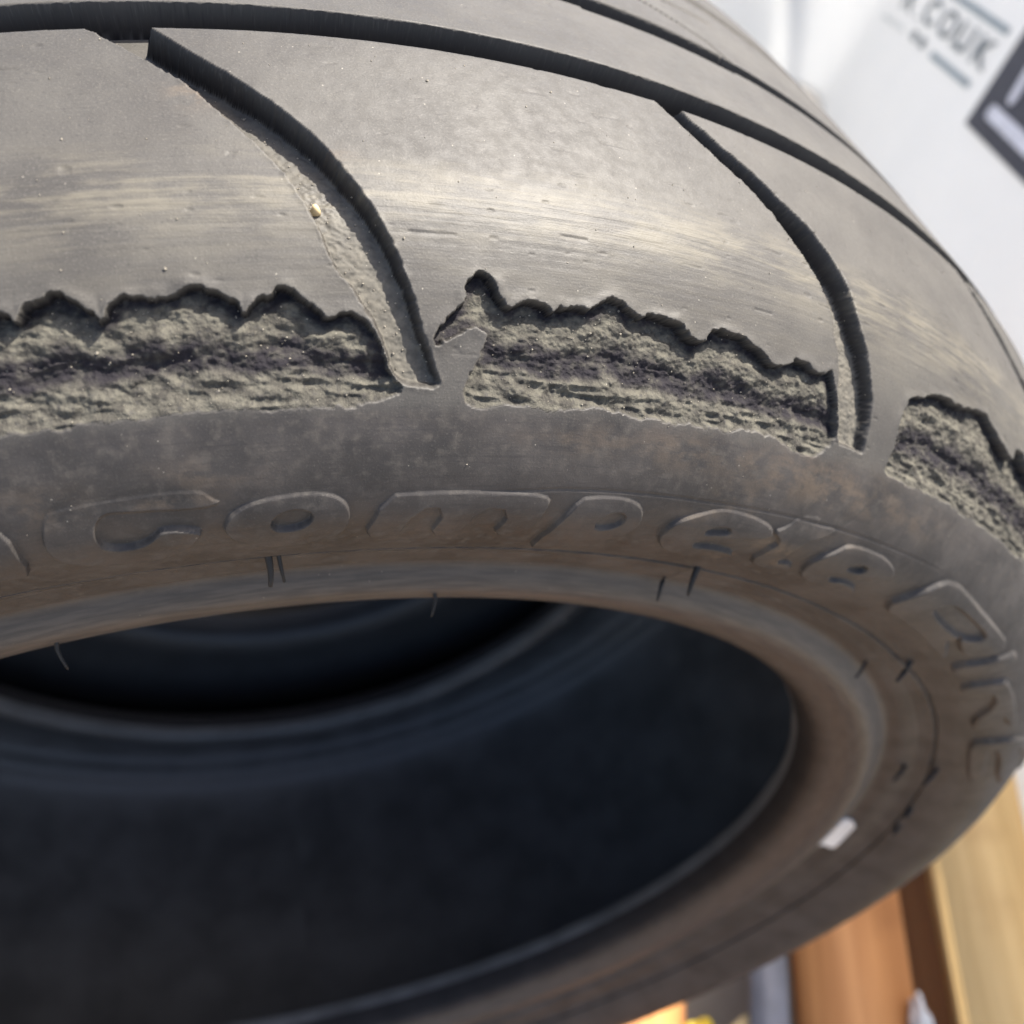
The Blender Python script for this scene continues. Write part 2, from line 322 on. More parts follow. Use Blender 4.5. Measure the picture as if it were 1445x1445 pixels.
# --- bead, rim line, sidewall relief
BL = np.interp(TG, [-.3, -.15, -.09, .12, .36, .61, .8, .95, 1.3, 2.2], [64, 63.5, 63.5, 61, 58, 56, 56.4, 58.8, 61.5, 61.5])
lineB = np.abs(SM - BL)
H += .35 * np.exp(-((SM - 31) / 7) ** 2) - 1.1 * np.exp(-((SM - 42.5) / 3.0) ** 2) + .25 * np.exp(-((SM - 50) / 4) ** 2)
lw = np.interp(TG, [-.3, .25, .5], [.95, .8, .3]); H -= np.interp(TG, [.3, .6], [1.7, 1.0]) * (1 - sstep(lw, lw + .4, lineB)); H -= .45 * sstep(0, 6, BL - SM) * sstep(14, 6, BL - SM)
H -= .12 * (1 - sstep(.15, .6, np.abs(SM - BL + 6.3 + .5 * vnoise(UG / 30, SG * 0, 3))))
lu = np.interp(TG, [.1, .144, .19, .25, .3, .6], [89, 89.6, 90.7, 91.1, 91.1, 91.4])
H -= .16 * (1 - sstep(.15, .5, np.abs(SG - lu))) * sstep(.12, .16, TG) * sstep(.62, .5, TG) * front
H += .20 * n1 * sstep(64, 74, SM) * sstep(112, 104, SM)

# --- lettering and marks moulded on the sidewall
LET = {}
for nm, holes in (('Y', ()), ('C', ()), ('o', ('o_h',)), ('m', ()), ('p', ('p_h',)), ('e', ('e_h',)), ('t', ()), ('e_', ('e__h',)), ('P', ('P_h',)), ('I', ()), ('R', ()), ('E', ())):
    soft = nm in ('C', 'o', 'e', 'e_', 'p')
    d = sdf(smooth_outline(pts(nm), 2 if soft else 1))
    for h_ in holes: d = np.maximum(d, -sdf(smooth_outline(pts(h_), 2)))
    LET[nm] = d
    amp = {'m': .9, 'p': 1.0, 'e': 1.1, 't': 1.0, 'P': 1.3, 'I': 1.3, 'R': 1.3, 'E': 1.3}.get(nm, 1.2)
    wear = .13 + .87 * sstep(92.5, 84.5, SG)                  # the tops of the letters are rubbed away near the shoulder
    if nm in 'PIRE': H += 1.7 * (1 - sstep(-.9, .25, d)) * (.5 + .5 * wear)
    else: H += amp * (1 - sstep(-.22, .22, d)) * wear
for nm, dep in (('plate', .3), ('tick1', .3), ('tick2', .35), ('tick3', .3)):
    H -= dep * (1 - sstep(.15, .6, pline(pts(nm))))

# --- grooves across the shoulder and round the tread
DT = .3238
gr_poly = lambda L, R: np.concatenate([np.array([[L[0, 0] - .022, 184.]]), L, R[::-1], np.array([[R[0, 0] - .012, 184.]])])
g1 = gr_poly(pts('groove1_L'), pts('groove1_R')); g2 = gr_poly(pts('groove2_L'), pts('groove2_R'))
rag = .10 * n2 + .12 * n3
dg = np.full(SG.shape, 4.0); block_edge = []
for k in range(-9, 10):
    if k == 0: dg = np.minimum(dg, sdf(smooth_outline(g1, 1)))
    else: dg = np.minimum(dg, sdf(g2 + ((k - 1) * DT, 0)))
    # the same slots leaning the other way on the rear shoulder
    g = g2 + ((k - .5) * DT, 0); g = np.stack([g[:, 0], SMAX - g[:, 1]], 1); dg = np.minimum(dg, sdf(g))
gm = 1 - sstep(-.6, .75, dg + rag)
depth = np.interp(SM, [106, 112, 125, 150, 178], [1.6, 2.6, 3.6, 5.0, 6.0])
c1 = np.abs(SM - 184.4) - 4.2
notch = .8 * vnoise(UG / 60, SG * 0, 4)
tie = ((TG > .37) | (TG < .236)) * 1.0
c2 = np.abs(SM - (223 + .0 * SG)) - (4.6 - 1.2 * tie)
thin = np.minimum(pline(pts('thin1')), pline(pts('thin2')))
cm1 = 1 - sstep(-.4, .3, c1 + rag * .25); cm2 = 1 - sstep(-.4, .3, c2 + rag * .25)
cmask = np.maximum(cm1, cm2)
dgr = np.maximum(gm * depth, np.maximum(cm1 * 6.6, cm2 * 6.4))
dgr = np.maximum(dgr, 2.0 * (1 - sstep(.5, 1.0, thin)))
gall = np.maximum(gm, cmask)
# curled, feathered lips along the groove edges
lip = np.exp(-(np.maximum(dg, 0) / .9) ** 2) * (dg > -.2)
H += .18 * lip * (.6 + .8 * n2) * (1 - gall)

# --- torn-out shoulder
def tops(k, w=0):
    P = pts(k); i = np.argsort(P[:, 0]); return P[i]
ch1 = np.concatenate([pts('chunk1_top'), pts('chunk1_right'), pts('chunk1_bot')])
ch1 = np.concatenate([np.array([[-.235, 124.], [-.21, 122.5], [-.205, 125.5], [-.18, 126.8], [-.15, 125.8], [-.135, 123.5], [-.128, 125]]), ch1, np.array([[-.18, 106.3], [-.235, 106.5]])])
ch2 = np.concatenate([pts('chunk2_top'), pts('chunk2_right'), pts('chunk2_bot'), pts('chunk2_left')])
ch3 = np.concatenate([pts('chunk3_top'), np.array([[.66, 128.5], [.672, 126], [.70, 124], [.712, 118], [.722, 110]]), pts('chunk3_bot')])
chD = []
for j, P in enumerate((ch1, ch2, ch3)): chD.append(sdf(smooth_outline(P, 1), 6.0))
for k in (2, 3, 4, 5): chD.append(sdf(ch3 + (DT * k * 1.0 - DT, 0), 6.0)) if k > 1 else None
dch = np.min(chD, 0)
topS = np.interp(TG, np.linspace(-.24, 2, 300), np.interp(np.linspace(-.24, 2, 300), *np.array(sorted(map(tuple, np.concatenate([tops('chunk1_top'), tops('chunk2_top'), tops('chunk3_top')])))).T))
topS = np.clip(topS, 121, 129); V = np.clip((topS - SG) / (topS - 106.0), 0, 1)
edge = dch + .35 * n2 + .20 * n3 + .7 * fbm(UG / 5, SG / 5, 2, 211) * sstep(3, 0, np.abs(dch))
mask = 1 - sstep(-.5, .15, edge)
flo = np.interp(V, [0, .10, .25, .42, .54, .62, .74, .9, 1], [2.7, 2.4, 1.7, 1.9, 2.5, 2.3, 1.7, 1.2, .6])
rough = .9 * fbm(UG / 9, SG / 3.6, 3, 21) + .62 * fbm(UG / 3.4, SG / 1.8, 3, 33) + .14 * n3 + .10 * vnoise(UG / .8, SG / .5, 44)
ridg = 1 - np.abs(vnoise(UG / 5 + SG * .12, SG / 1.5, 61)) * 2
flo = flo * (1 + .45 * fbm(UG / 14, SG / 40, 2, 201) * (V < .5)); flo = flo + rough * (.45 + .55 * sstep(0, 3, -dch)) - .45 * ridg * sstep(.55, .8, V)
dtorn = mask * np.maximum(flo, .15) * sstep(0, .6, np.maximum(mask, 1e-6))
H += .35 * np.exp(-(np.maximum(dch, 0) / 1.4) ** 2) * (1 - mask) * sstep(112, 118, SG) * (.7 + .9 * fbm(UG / 4, SG / 4, 2, 71)) * (1 - gall)
total = np.maximum(dgr, dtorn)
gfl = gm * (dgr >= dtorn)
H -= total
H += gall * (.28 * fbm(UG / 2, SG / 2, 3, 15) + .12 * n3) * .9 * (1 - cmask)
# --- worn tread skin
tr = sstep(104, 112, SM) * (1 - gall) * (1 - mask)
H += tr * (.05 * n1 + .018 * n2 * sstep(150, 165, SM) + .030 * vnoise(UG / 14, SG / .8, 81) * np.exp(-((SM - 140) / 13) ** 2))
H -= tr * .5 * np.maximum(vnoise(UG / 3.5, SG / 1.1, 91) - .86, 0) * 2.5
# --- the standing tyre bulges a little more towards the pallet
H += 5.0 * np.exp(-((SM - 92) / 17) ** 2) * sstep(.85, 1.7, np.abs(TG))
# --- positions
Rr = R0[:, None] + NRr[:, None] * H / 1000; Yy = Y0[:, None] + NRy[:, None] * H / 1000
POS = np.stack([Rr * np.sin(TG), Yy, Rr * np.cos(TG)], -1).astype(np.float32)
du = np.gradient(POS, axis=1); dv = np.gradient(POS, axis=0)
du[:, 0] = du[:, -1] = (POS[:, 1] - POS[:, 0]) + (POS[:, -1] - POS[:, -2])
NOR = np.cross(du, dv); NOR /= np.maximum(np.linalg.norm(NOR, axis=-1, keepdims=True), 1e-12)
radial = np.stack([NRr[:, None] * np.sin(TG), NRy[:, None] + 0 * TG, NRr[:, None] * np.cos(TG)], -1)
flip = np.sign((NOR * radial).sum(-1)[400, 700]); NOR *= flip
# --- per-vertex masks for the rubber's colour and painted shade
AT = {}
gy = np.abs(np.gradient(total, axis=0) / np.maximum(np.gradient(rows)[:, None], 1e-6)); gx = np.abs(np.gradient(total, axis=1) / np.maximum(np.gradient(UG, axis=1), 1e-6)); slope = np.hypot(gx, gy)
AT['wall_shade'] = np.maximum(sstep(1.2, 3.0, slope) * np.maximum(gall, cmask), sstep(1.0, 2.2, slope) * mask * (V < .35)) * sstep(100, 108, SM)  # shade of groove and tear walls painted near-black where the relief is steep
AT['wall_shade'] = np.maximum(AT['wall_shade'], np.interp(TG, [.3, .7], [.9, .35]) * (1 - sstep(lw, lw + .35, lineB)))  # shade in the groove of the rim line painted in too
AT['wall_shade'] = np.maximum(AT['wall_shade'], .75 * sstep(23, 12, SM))  # bore painted near-black where it turns from the light
AT['torn'] = sstep(.25, .8, mask)
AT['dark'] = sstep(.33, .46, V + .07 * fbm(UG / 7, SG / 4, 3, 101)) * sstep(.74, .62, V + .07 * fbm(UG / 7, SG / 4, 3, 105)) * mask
AT['dark'] = np.maximum(AT['dark'], sstep(2.4, .9, -dch + .5 * n2) * mask * (SG > 112) * (V < .4))  # cast shadow below the upper tear edge, painted into the torn floor's colour
AT['side'] = 1 - sstep(103.5, 107.5, SM + 1.2 * fbm(UG / 10, SG / 10, 3, 111))
AT['bead'] = sstep(46, 38, SM) * sstep(17, 25, SM) * .9 * front
AT['floor'] = gfl * sstep(178, 168, SM) * sstep(.5, .95, gm) * (.45 + .55 * sstep(150, 120, SM)) + .35 * np.maximum(cmask, 0) * 0
AT['scuff'] = np.exp(-((SM - 143.5) / 6.5) ** 2) + .25 * np.exp(-((SM - 132) / 10) ** 2)
tn = np.zeros(SG.shape)
for (t0, s0, a, b, amp) in ((.40, 100, .11, 5, .8), (.27, 101, .05, 4, .55), (.20, 101, .05, 3, .4), (.33, 93, .03, 3.5, .6), (.392, 82.5, .022, 2.6, 1.1), (.355, 74.5, .018, 1.6, 1.0), (.415, 78, .012, 2.2, .8), (.50, 99, .06, 4, .5), (-.13, 93, .03, 4, .6), (-.03, 95.5, .03, 3, .5), (.44, 88, .03, 3, .5), (-.05, 91, .03, 1.2, .6), (.30, 88, .02, 2, .6), (-.016, 164, .012, 3.5, .9), (.05, 150, .01, 2, .5)):
    tn = np.maximum(tn, amp * np.exp(-((TG - t0) / a) ** 2 - ((SG - s0) / b) ** 2))
AT['tan'] = np.clip(tn, 0, 1)
UVS = np.stack([UG, SG, 0 * SG], -1).astype(np.float32)

# --- split the skin into parts (each face goes to one part)
sm = lambda a: .25 * (a[1:, 1:] + a[1:, :-1] + a[:-1, 1:] + a[:-1, :-1])
fS = sm(SM); fT = sm(TG); fSG = sm(SG); fg = sm(gall) > .5; fd = [sm(d) for d in chD]
part = np.full(fS.shape, -1, np.int32); NAMES = {}
def put(mask_, name, parent, label=None):
    i = len(NAMES); NAMES[i] = (name, parent, label); part[mask_] = i; return i
isf = fSG < MID
put(fS >= 0, 'tread', None)
fl = sm(LET['C']) * 0 + 9
put((fS < 106.3) & isf, 'sidewall', None); put((fS < 106.3) & ~isf, 'rear_sidewall', None)
put((fS < 52) & isf, 'bead', None); put((fS < 52) & ~isf, 'rear_bead', None)
rail = (fS >= 106.3) & ~fg
put(rail & (fSG > 188.6) & (fSG < 218.2), 'rib', 'tread'); put(rail & (fSG > 227.8) & (fSG < SMAX - 227.8), 'centre_rib', 'tread'); put(rail & (fSG > SMAX - 218.2) & (fSG < SMAX - 188.6), 'rib', 'tread')
gc = np.array([[.5 * (a + b), s_] for a, b, s_ in zip(np.interp(np.linspace(110, 178, 30), pts('groove2_L')[::-1, 1], pts('groove2_L')[::-1, 0]), np.interp(np.linspace(110, 178, 30), pts('groove2_R')[::-1, 1], pts('groove2_R')[::-1, 0]), np.linspace(110, 178, 30))])
ph = (fT - np.interp(fS, gc[:, 1], gc[:, 0])) / DT
bi = np.floor(ph).astype(int); bi[(bi == -1) & (ph > -1.02 + .0)] = -1
for k in sorted(set(bi[rail & isf & (fSG < 180.4)].ravel())):
    put(rail & isf & (fSG < 180.4) & (bi == k), 'shoulder_block', 'tread')
bir = np.floor(ph - .5).astype(int)
for k in sorted(set(bir[rail & ~isf & (fS < 180.4)].ravel())):
    put(rail & ~isf & (fS < 180.4) & (bir == k), 'rear_shoulder_block', 'tread')
torn_lab = ['torn strip left of the first slot with a scalloped upper edge', 'widest torn strip between the two slots', 'torn strip right of the second slot']
for j, d in enumerate(fd):
    put((d < .1) & (sm(mask) > .4) & ~fg, 'torn_patch', 'tread', torn_lab[j] if j < 3 else None)
for nm, d in LET.items():
    put((sm(d) < .32) & (fS < 106), 'letter', 'sidewall')

tyre = empty('car_tyre', (0, 0, ZC))
tag(tyre, 'worn black low-profile car tyre with chunks torn from its shoulder', 'tyre')
nr_, nc_ = SG.shape; idx = np.arange(nr_ * nc_).reshape(nr_, nc_)
QUAD = np.stack([idx[:-1, :-1], idx[:-1, 1:], idx[1:, 1:], idx[1:, :-1]], -1)
if flip < 0: QUAD = QUAD[..., ::-1]
PF = POS.reshape(-1, 3); NF = NOR.reshape(-1, 3)
def skin(name, quads, parent, mat, label=None):
    q = quads.reshape(-1, 4)
    if len(q) < 4: return None
    used = np.zeros(len(PF), bool); used[q.ravel()] = True; remap = np.cumsum(used) - 1; q2 = remap[q]
    me = bpy.data.meshes.new(name); nv = int(used.sum()); me.vertices.add(nv); me.vertices.foreach_set('co', PF[used].ravel())
    me.loops.add(q2.size); me.loops.foreach_set('vertex_index', q2.ravel().astype(np.int32)); me.polygons.add(len(q2))
    me.polygons.foreach_set('loop_start', (np.arange(len(q2)) * 4).astype(np.int32)); me.polygons.foreach_set('loop_total', np.full(len(q2), 4, np.int32))
    me.update(calc_edges=True)
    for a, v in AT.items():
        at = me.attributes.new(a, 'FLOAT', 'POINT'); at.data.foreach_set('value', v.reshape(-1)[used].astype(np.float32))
    at = me.attributes.new('uvs', 'FLOAT_VECTOR', 'POINT'); at.data.foreach_set('vector', UVS.reshape(-1, 3)[used].ravel())
    me.polygons.foreach_set('use_smooth', np.ones(len(q2), bool))
    me.normals_split_custom_set_from_vertices(NF[used])
    o = link(name, me, mat, parent)
    if label: o['label'] = label
    return o
MADE = {}
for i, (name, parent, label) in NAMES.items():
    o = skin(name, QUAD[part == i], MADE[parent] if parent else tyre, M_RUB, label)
    if o and name not in MADE: MADE[name] = o

# --- inner liner, closed to the beads
LP = np.array([(.2222, -.1020), (.2232, -.0955), (.2290, -.0940), (.2400, -.1020), (.2560, -.1120), (.2750, -.1220), (.2930, -.1260), (.3090, -.1190), (.3210, -.1040), (.3275, -.0840), (.3305, -.0550), (.3318, -.0250)])
LP = spline(np.concatenate([LP, [(.332, 0)], LP[::-1] * (1, -1)]), 200)
tt = np.linspace(-math.pi, math.pi, 401); ls = np.r_[0, np.cumsum(np.linalg.norm(np.diff(LP, axis=0), axis=1))] * 1000
TT, LS = np.meshgrid(tt, ls); hh = .0008 * fbm(TT * 6, LS / 60, 3, 131) + sum(a_ * np.exp(-((LS - (ls[-1] - c_)) / w_) ** 2) for a_, c_, w_ in ((-.0022, 26, 5), (-.0016, 58, 4), (-.0020, 104, 5), (-.0010, 120, 4)))
RL = LP[:, 0][:, None] + hh
V3 = np.stack([RL * np.sin(TT), LP[:, 1][:, None] + 0 * TT, RL * np.cos(TT)], -1); V3[:, -1] = V3[:, 0]; V3[0] = np.stack([LP[0, 0] * np.sin(tt), LP[0, 1] + 0 * tt, LP[0, 0] * np.cos(tt)], -1)
me = bpy.data.meshes.new('inner_liner'); ii = np.arange(V3.shape[0] * V3.shape[1]).reshape(V3.shape[:2])
q = np.stack([ii[:-1, :-1], ii[1:, :-1], ii[1:, 1:], ii[:-1, 1:]], -1).reshape(-1, 4)
me.from_pydata(V3.reshape(-1, 3).tolist(), [], q.tolist())
at = me.attributes.new('uvs', 'FLOAT_VECTOR', 'POINT'); at.data.foreach_set('vector', np.stack([TT * 320, LS, 0 * LS], -1).astype(np.float32).ravel())
me.polygons.foreach_set('use_smooth', np.ones(len(me.polygons), bool)); link('inner_liner', me, M_LIN, tyre)

# --- moulding nibs and the white paint mark
def on_tyre(th, s, lift=0.0):
    i = np.searchsorted(cols, th); j = np.searchsorted(rows, s); i = min(max(i, 0), nc_ - 1); j = min(max(j, 0), nr_ - 1)
    return Vector(POS[j, i].tolist()) + Vector(radial[j, i].tolist()) * lift, Vector(radial[j, i].tolist()), Vector((math.cos(th), 0, -math.sin(th)))
def hair(p0, path, r0, r1, parent, name='rubber_nib'):
    bm = bmesh.new(); prev = None; n = 7; P = [p0] + path
    for i, p in enumerate(P):
        r = r0 + (r1 - r0) * i / (len(P) - 1); d = (P[min(i + 1, len(P) - 1)] - P[max(i - 1, 0)]).normalized()
        a = d.orthogonal().normalized(); b = d.cross(a)
        ring = [bm.verts.new(p + (a * math.cos(2 * math.pi * k / n) + b * math.sin(2 * math.pi * k / n)) * r) for k in range(n)]
        if prev:
            for k in range(n): bm.faces.new((prev[k], prev[(k + 1) % n], ring[(k + 1) % n], ring[k]))
        prev = ring
    bm.faces.new(prev); return bm_obj(name, bm, M_NIB, parent, True)
rn = random.Random(3)
for (th, s), L, r in zip(pts('nibs'), (6.5, 4.2, 5.0, 6.0, 5.2, 5.0, 6.5, 7, 7, 3.5, 3.5), (.75, .42, .42, .75, .6, .6, .85, .9, .9, 1.1, 1.1)):
    p, nrm, tan_ = on_tyre(th, s, -.0002); dwn = Vector((-math.sin(th) * .9, -.35, -math.cos(th) * .9)).normalized()
    p = Vector(p); path = []
    for i in range(1, 6):
        f = i / 5; path.append(p + (nrm * (.0022 * math.sin(f * 1.6)) + dwn * (L * .001 * f) + tan_ * (.0004 * math.sin(f * 3 + th * 9))))
    hair(p, path, r * .0012, r * .0006, tyre)
p, nrm, tan_ = on_tyre(-.0005, 62.2, -.0002); p = p + tan_ * .0012
hair(p, [p + nrm * .0012 + Vector((.0003, -.001, -.0022)) * k for k in (1, 2, 2.8)], .0005, .0003, tyre)
a, b = pts('white')
bm = bmesh.new(); vs = []
for k in range(28):
    an = 2 * math.pi * k / 28; du_ = (10.5 if math.cos(an) > 0 else -10.5) + 4.4 * math.cos(an); t_ = (a[0] + b[0]) / 2 + du_ / 245; s_ = 43 + 4.4 * math.sin(an)
    vs.append(bm.verts.new(on_tyre(t_, s_, .0009)[0]))
cen = bm.verts.new(on_tyre((a[0] + b[0]) / 2, 43, .0011)[0])
for k in range(28): bm.faces.new((vs[k], vs[(k + 1) % 28], cen))
bm.normal_update(); r = bmesh.ops.extrude_face_region(bm, geom=list(bm.faces))
for v in [g for g in r['geom'] if isinstance(g, bmesh.types.BMVert)]: v.co += Vector((0, .0012, 0))
bmesh.ops.recalc_face_normals(bm, faces=list(bm.faces))
o = bm_obj('paint_mark', bm, M_WHITE, tyre); o['label'] = 'short white paint dash on the bead'

# ------------------------------------------------------------------ an added second tyre close behind, sized to keep sun out of the first
def added_tyre(loc, R, rz):
    e = empty('car_tyre', loc); e.rotation_euler.z = rz
    tag(e, 'added second black tyre close behind, blocking sun through the opening', 'tyre')
    out = [(.188, -.108), (.190, -.116), (.198, -.122), (.215, -.126), (.245, -.134), (.275, -.138), (.305, -.1385), (R - .018, -.136), (R - .005, -.126), (R - .001, -.09), (R, 0)]
    inn = [(.188, -.108), (.189, -.100), (.198, -.102), (.220, -.114), (.260, -.126), (.290, -.118), (R - .026, -.098), (R - .016, -.06), (R - .014, 0)]
    k = list(zip(out, range(len(out))))
    def lathe(name, pr, mat, flipn, dents=()):
        P = spline(np.array(pr + [(a, -b) for a, b in pr[-2::-1]]), 121); th2 = np.linspace(0, 2 * math.pi, 129)[:-1]; bm = bmesh.new(); g = []
        for r, y in P:
            for d in dents:
                if abs(y - d) < .005: r -= .006
            g.append([bm.verts.new((r * math.sin(a), y, r * math.cos(a))) for a in th2])
        for i in range(len(g) - 1):
            for j in range(128): bm.faces.new((g[i][j], g[i][(j + 1) % 128], g[i + 1][(j + 1) % 128], g[i + 1][j]))
        bmesh.ops.recalc_face_normals(bm, faces=list(bm.faces))
        return bm_obj(name, bm, mat, e, True)
    lathe('casing', out, M_CASE, False, (-.05, -.017, .017, .05)); lathe('inner_liner', inn, M_NIB, True)
added_tyre((.004, .279, .341), .341, 0)

# ------------------------------------------------------------------ grit lying on the rubber, one pebble in the slot
M_GRIT = flat_mat('pale_grit', (.26, .23, .18), .8); M_PEB = flat_mat('ochre_pebble', (.62, .47, .25), .7)
def lump(bm, c, r, rr, nrm):
    vs = []
    for d in ((1, 0, 0), (-1, 0, 0), (0, 1, 0), (0, -1, 0), (0, 0, 1), (0, 0, -1)): vs.append(bm.verts.new(c + Vector(d) * r * rr.uniform(.6, 1.2)))
    for f in ((0, 2, 4), (2, 1, 4), (1, 3, 4), (3, 0, 4), (2, 0, 5), (1, 2, 5), (3, 1, 5), (0, 3, 5)): bm.faces.new([vs[i] for i in f])
bm = bmesh.new(); rr = random.Random(11); nprng = np.random.RandomState(5); n_ = 0
while n_ < 750:
    th = rr.uniform(-.2, .75); s_ = rr.uniform(88, 178); i = min(np.searchsorted(cols, th), nc_ - 1); j = min(np.searchsorted(rows, s_), nr_ - 1)
    wgt = (.06 if s_ > 106 else .012) + .9 * gfl[j, i] * (SM[j, i] < 165) + .35 * mask[j, i]
    if rr.random() > wgt: continue
    r = rr.uniform(.00010, .00024) * (1.5 if rr.random() < .07 else 1); p = Vector(POS[j, i].tolist()) + Vector(NOR[j, i].tolist()) * r * .4 + Vector((0, 0, ZC)); lump(bm, p, r, rr, None); n_ += 1
tag(bm_obj('grit', bm, M_GRIT), 'fine pale sand grains stuck to the worn rubber', 'grit', kind='stuff')
bm = bmesh.new(); bmesh.ops.create_icosphere(bm, subdivisions=2, radius=.00095)
for v in bm.verts: v.co = Vector((v.co.x * 1.0, v.co.y * .8, v.co.z * 1.25)) * (1 + .16 * math.sin(v.co.x * 4000 + v.co.z * 2500))
o = bm_obj('pebble', bm, M_PEB, smooth=True); o.location = on_tyre(.0375, 141.0)[0] + Vector((0, 0, ZC + .0006)); tag(o, 'tiny ochre pebble lodged in the left tread slot', 'pebble')

# ------------------------------------------------------------------ printed white banner beyond the tyre
def banner_mat():
    k = NT('white_vinyl'); v = k.obj(); n = k.noise(v, 4, 4); n2 = k.noise(v, 90, 3)
    k.l(k.mix(k.ramp(n, .3, .7), C4(.78, .80, .82), C4(.84, .85, .86)), k.b.inputs['Base Color']); k.b.inputs['Roughness'].default_value = .45
    k.l(k.bump(n, .25, .02), k.b.inputs['Normal'])
    tr_ = k.n('ShaderNodeBsdfTranslucent'); tr_.inputs[0].default_value = C4(.86, .86, .84); mx = k.n('ShaderNodeMixShader'); mx.inputs[0].default_value = .5
    k.l(k.b.outputs[0], mx.inputs[1]); k.l(tr_.outputs[0], mx.inputs[2]); k.l(mx.outputs[0], k.out.inputs[0]); return k.m
banner = empty('printed_banner', (.653, -.026, -.15)); tag(banner, 'white vinyl banner printed with grey lettering and a dark logo box', 'banner')
BO = np.array([1.089, .932, -.169 + ZC]); BU = np.array([-.350, -.921, .172]); BW = np.array([.237, .091, .967]); BN = np.cross(BU, BW); BN /= np.linalg.norm(BN); BW = np.cross(BN, BU)
if BN @ (np.array(CAMP) - BO) < 0: BN = -BN
th_ = np.array([-.3553, -.9348]); nh = np.array([BN[0], BN[1]]); lean = BN[2] / np.linalg.norm(nh); nh /= np.linalg.norm(nh); th_ = np.array([nh[1], -nh[0]]); th_ = th_ if th_[1] < 0 else -th_
path = [BO[:2] + th_ * a for a in np.linspace(1.35, -.74, 60)]; nrm_ = [nh] * 60
cur = path[-1].copy(); dirv = -th_; ang = 0; step = .016; sgn = None
tot = math.atan2(0, -1) - math.atan2(dirv[1], dirv[0])
for k in range(20):
    an = math.atan2(dirv[1], dirv[0]) + tot * (k + 1) / 20; d = np.array([math.cos(an), math.sin(an)]); cur = cur + d * step; path.append(cur.copy()); nrm_.append(np.array([-d[1], d[0]]) if (np.array([-d[1], d[0]]) @ np.array([-1, -1])) > 0 else np.array([d[1], -d[0]]))
for k in range(60): cur = cur + np.array([-1, 0]) * .03; path.append(cur.copy()); nrm_.append(np.array([0, -1.]))
path = np.array(path); nrm_ = np.array(nrm_); zz = np.linspace(-.145, 1.0, 60)
seg = np.r_[0, np.cumsum(np.linalg.norm(np.diff(path, axis=0), axis=1))]
A_, Z_ = np.meshgrid(seg, zz); Z_ = -.145 + (Z_ + .145) * np.interp(A_, [0, 1.0, 2.3, 4.0], [1.5, 1.5, .8, .7]); warp = .010 * fbm(A_ * 1.6, Z_ * 2.2, 3, 151) * np.clip((A_ - 2.16) / .2, 0, 1) + .018 * np.exp(-((A_ - 2.36 - .4 * Z_) / .03) ** 2) * np.clip((A_ - 2.11) / .1, 0, 1)  # near end raised out of view to shade the pallet boards
off = warp - lean * (Z_ - BO[2]) * np.clip(1 - (A_ - 2.09) / .5, 0, 1)
VB = np.stack([path[None, :, 0] + nrm_[None, :, 0] * off, path[None, :, 1] + nrm_[None, :, 1] * off, Z_], -1)
me = bpy.data.meshes.new('sheet'); ii = np.arange(VB.shape[0] * VB.shape[1]).reshape(VB.shape[:2])
me.from_pydata((VB.reshape(-1, 3) - np.array(banner.location)).tolist(), [], np.stack([ii[:-1, :-1], ii[:-1, 1:], ii[1:, 1:], ii[1:, :-1]], -1).reshape(-1, 4).tolist())
me.polygons.foreach_set('use_smooth', np.ones(len(me.polygons), bool)); sh = link('sheet', me, banner_mat(), banner)
so = sh.modifiers.new('thickness', 'SOLIDIFY'); so.thickness = .003; so.offset = 0
M_INK = flat_mat('grey_ink', (.17, .20, .215), .5); M_INK2 = flat_mat('pale_grey_ink', (.30, .36, .38), .5); M_NAVY = flat_mat('navy_ink', (.022, .024, .045), .45); M_WINK = flat_mat('white_ink', (.80, .80, .84), .5)
d0 = lambda px: (np.array(RIGHT) * (px[0] - 722.5) + np.array(DOWN) * (px[1] - 722.5)) / 1323.82 + np.array(FWD)
def on_banner(px):
    """banner coordinates (m along the print, m up the print) of the point the photograph shows at px"""
    d = d0(px); c = np.array(CAMP); t = ((BO - c) @ BN) / (d @ BN); X = c + t * d - BO; return np.array([X @ BU, X @ BW])
def bpos(q, lift): return BO + BU * q[0] + BW * q[1] + BN * lift - np.array(banner.location)
def print_poly(name, qs, mat, lift=.0045, th=.0012):
    bm = bmesh.new(); top = [bm.verts.new(bpos(q, lift)) for q in qs]; bot = [bm.verts.new(bpos(q, lift - th)) for q in qs]; n = len(qs)
    bm.faces.new(top); bm.faces.new(bot[::-1])
    for k in range(n): bm.faces.new((top[k], bot[k], bot[(k + 1) % n], top[(k + 1) % n]))
    bmesh.ops.recalc_face_normals(bm, faces=list(bm.faces)); return bm_obj(name, bm, mat, banner)
def bar(name, p, q, wd, mat, lift=.0045, rounded=True):
    a = on_banner(p); b = on_banner(q); b[1] = a[1] + (b[1] - a[1]) * 1.0; d = (b - a) / np.linalg.norm(b - a); n = np.array([-d[1], d[0]]) * wd / 2; qs = []
    for k in range(9): an = math.pi / 2 + math.pi * k / 8; qs.append(a + (d * math.cos(an) * wd / 2 + n * math.sin(an)) * 1)
    for k in range(9): an = -math.pi / 2 + math.pi * k / 8; qs.append(b + (d * math.cos(an) * wd / 2 + n * math.sin(an)) * 1)
    return print_poly(name, qs, mat, lift)
bar('printed_rule', (1340, -12), (1425, 46), .011, M_INK2); bar('printed_rule', (1317, 78), (1369, 121), .011, M_INK2)
c0 = on_banner((1365, 175)); c1 = on_banner((1444, 72)); c2_ = on_banner((1445, 262))
hgt = (c1 - c0)[1] * 1.6; wid = .42
print_poly('logo_box', [c0, c0 + (wid, 0), c0 + (wid, hgt), c0 + (0, hgt)], M_NAVY)
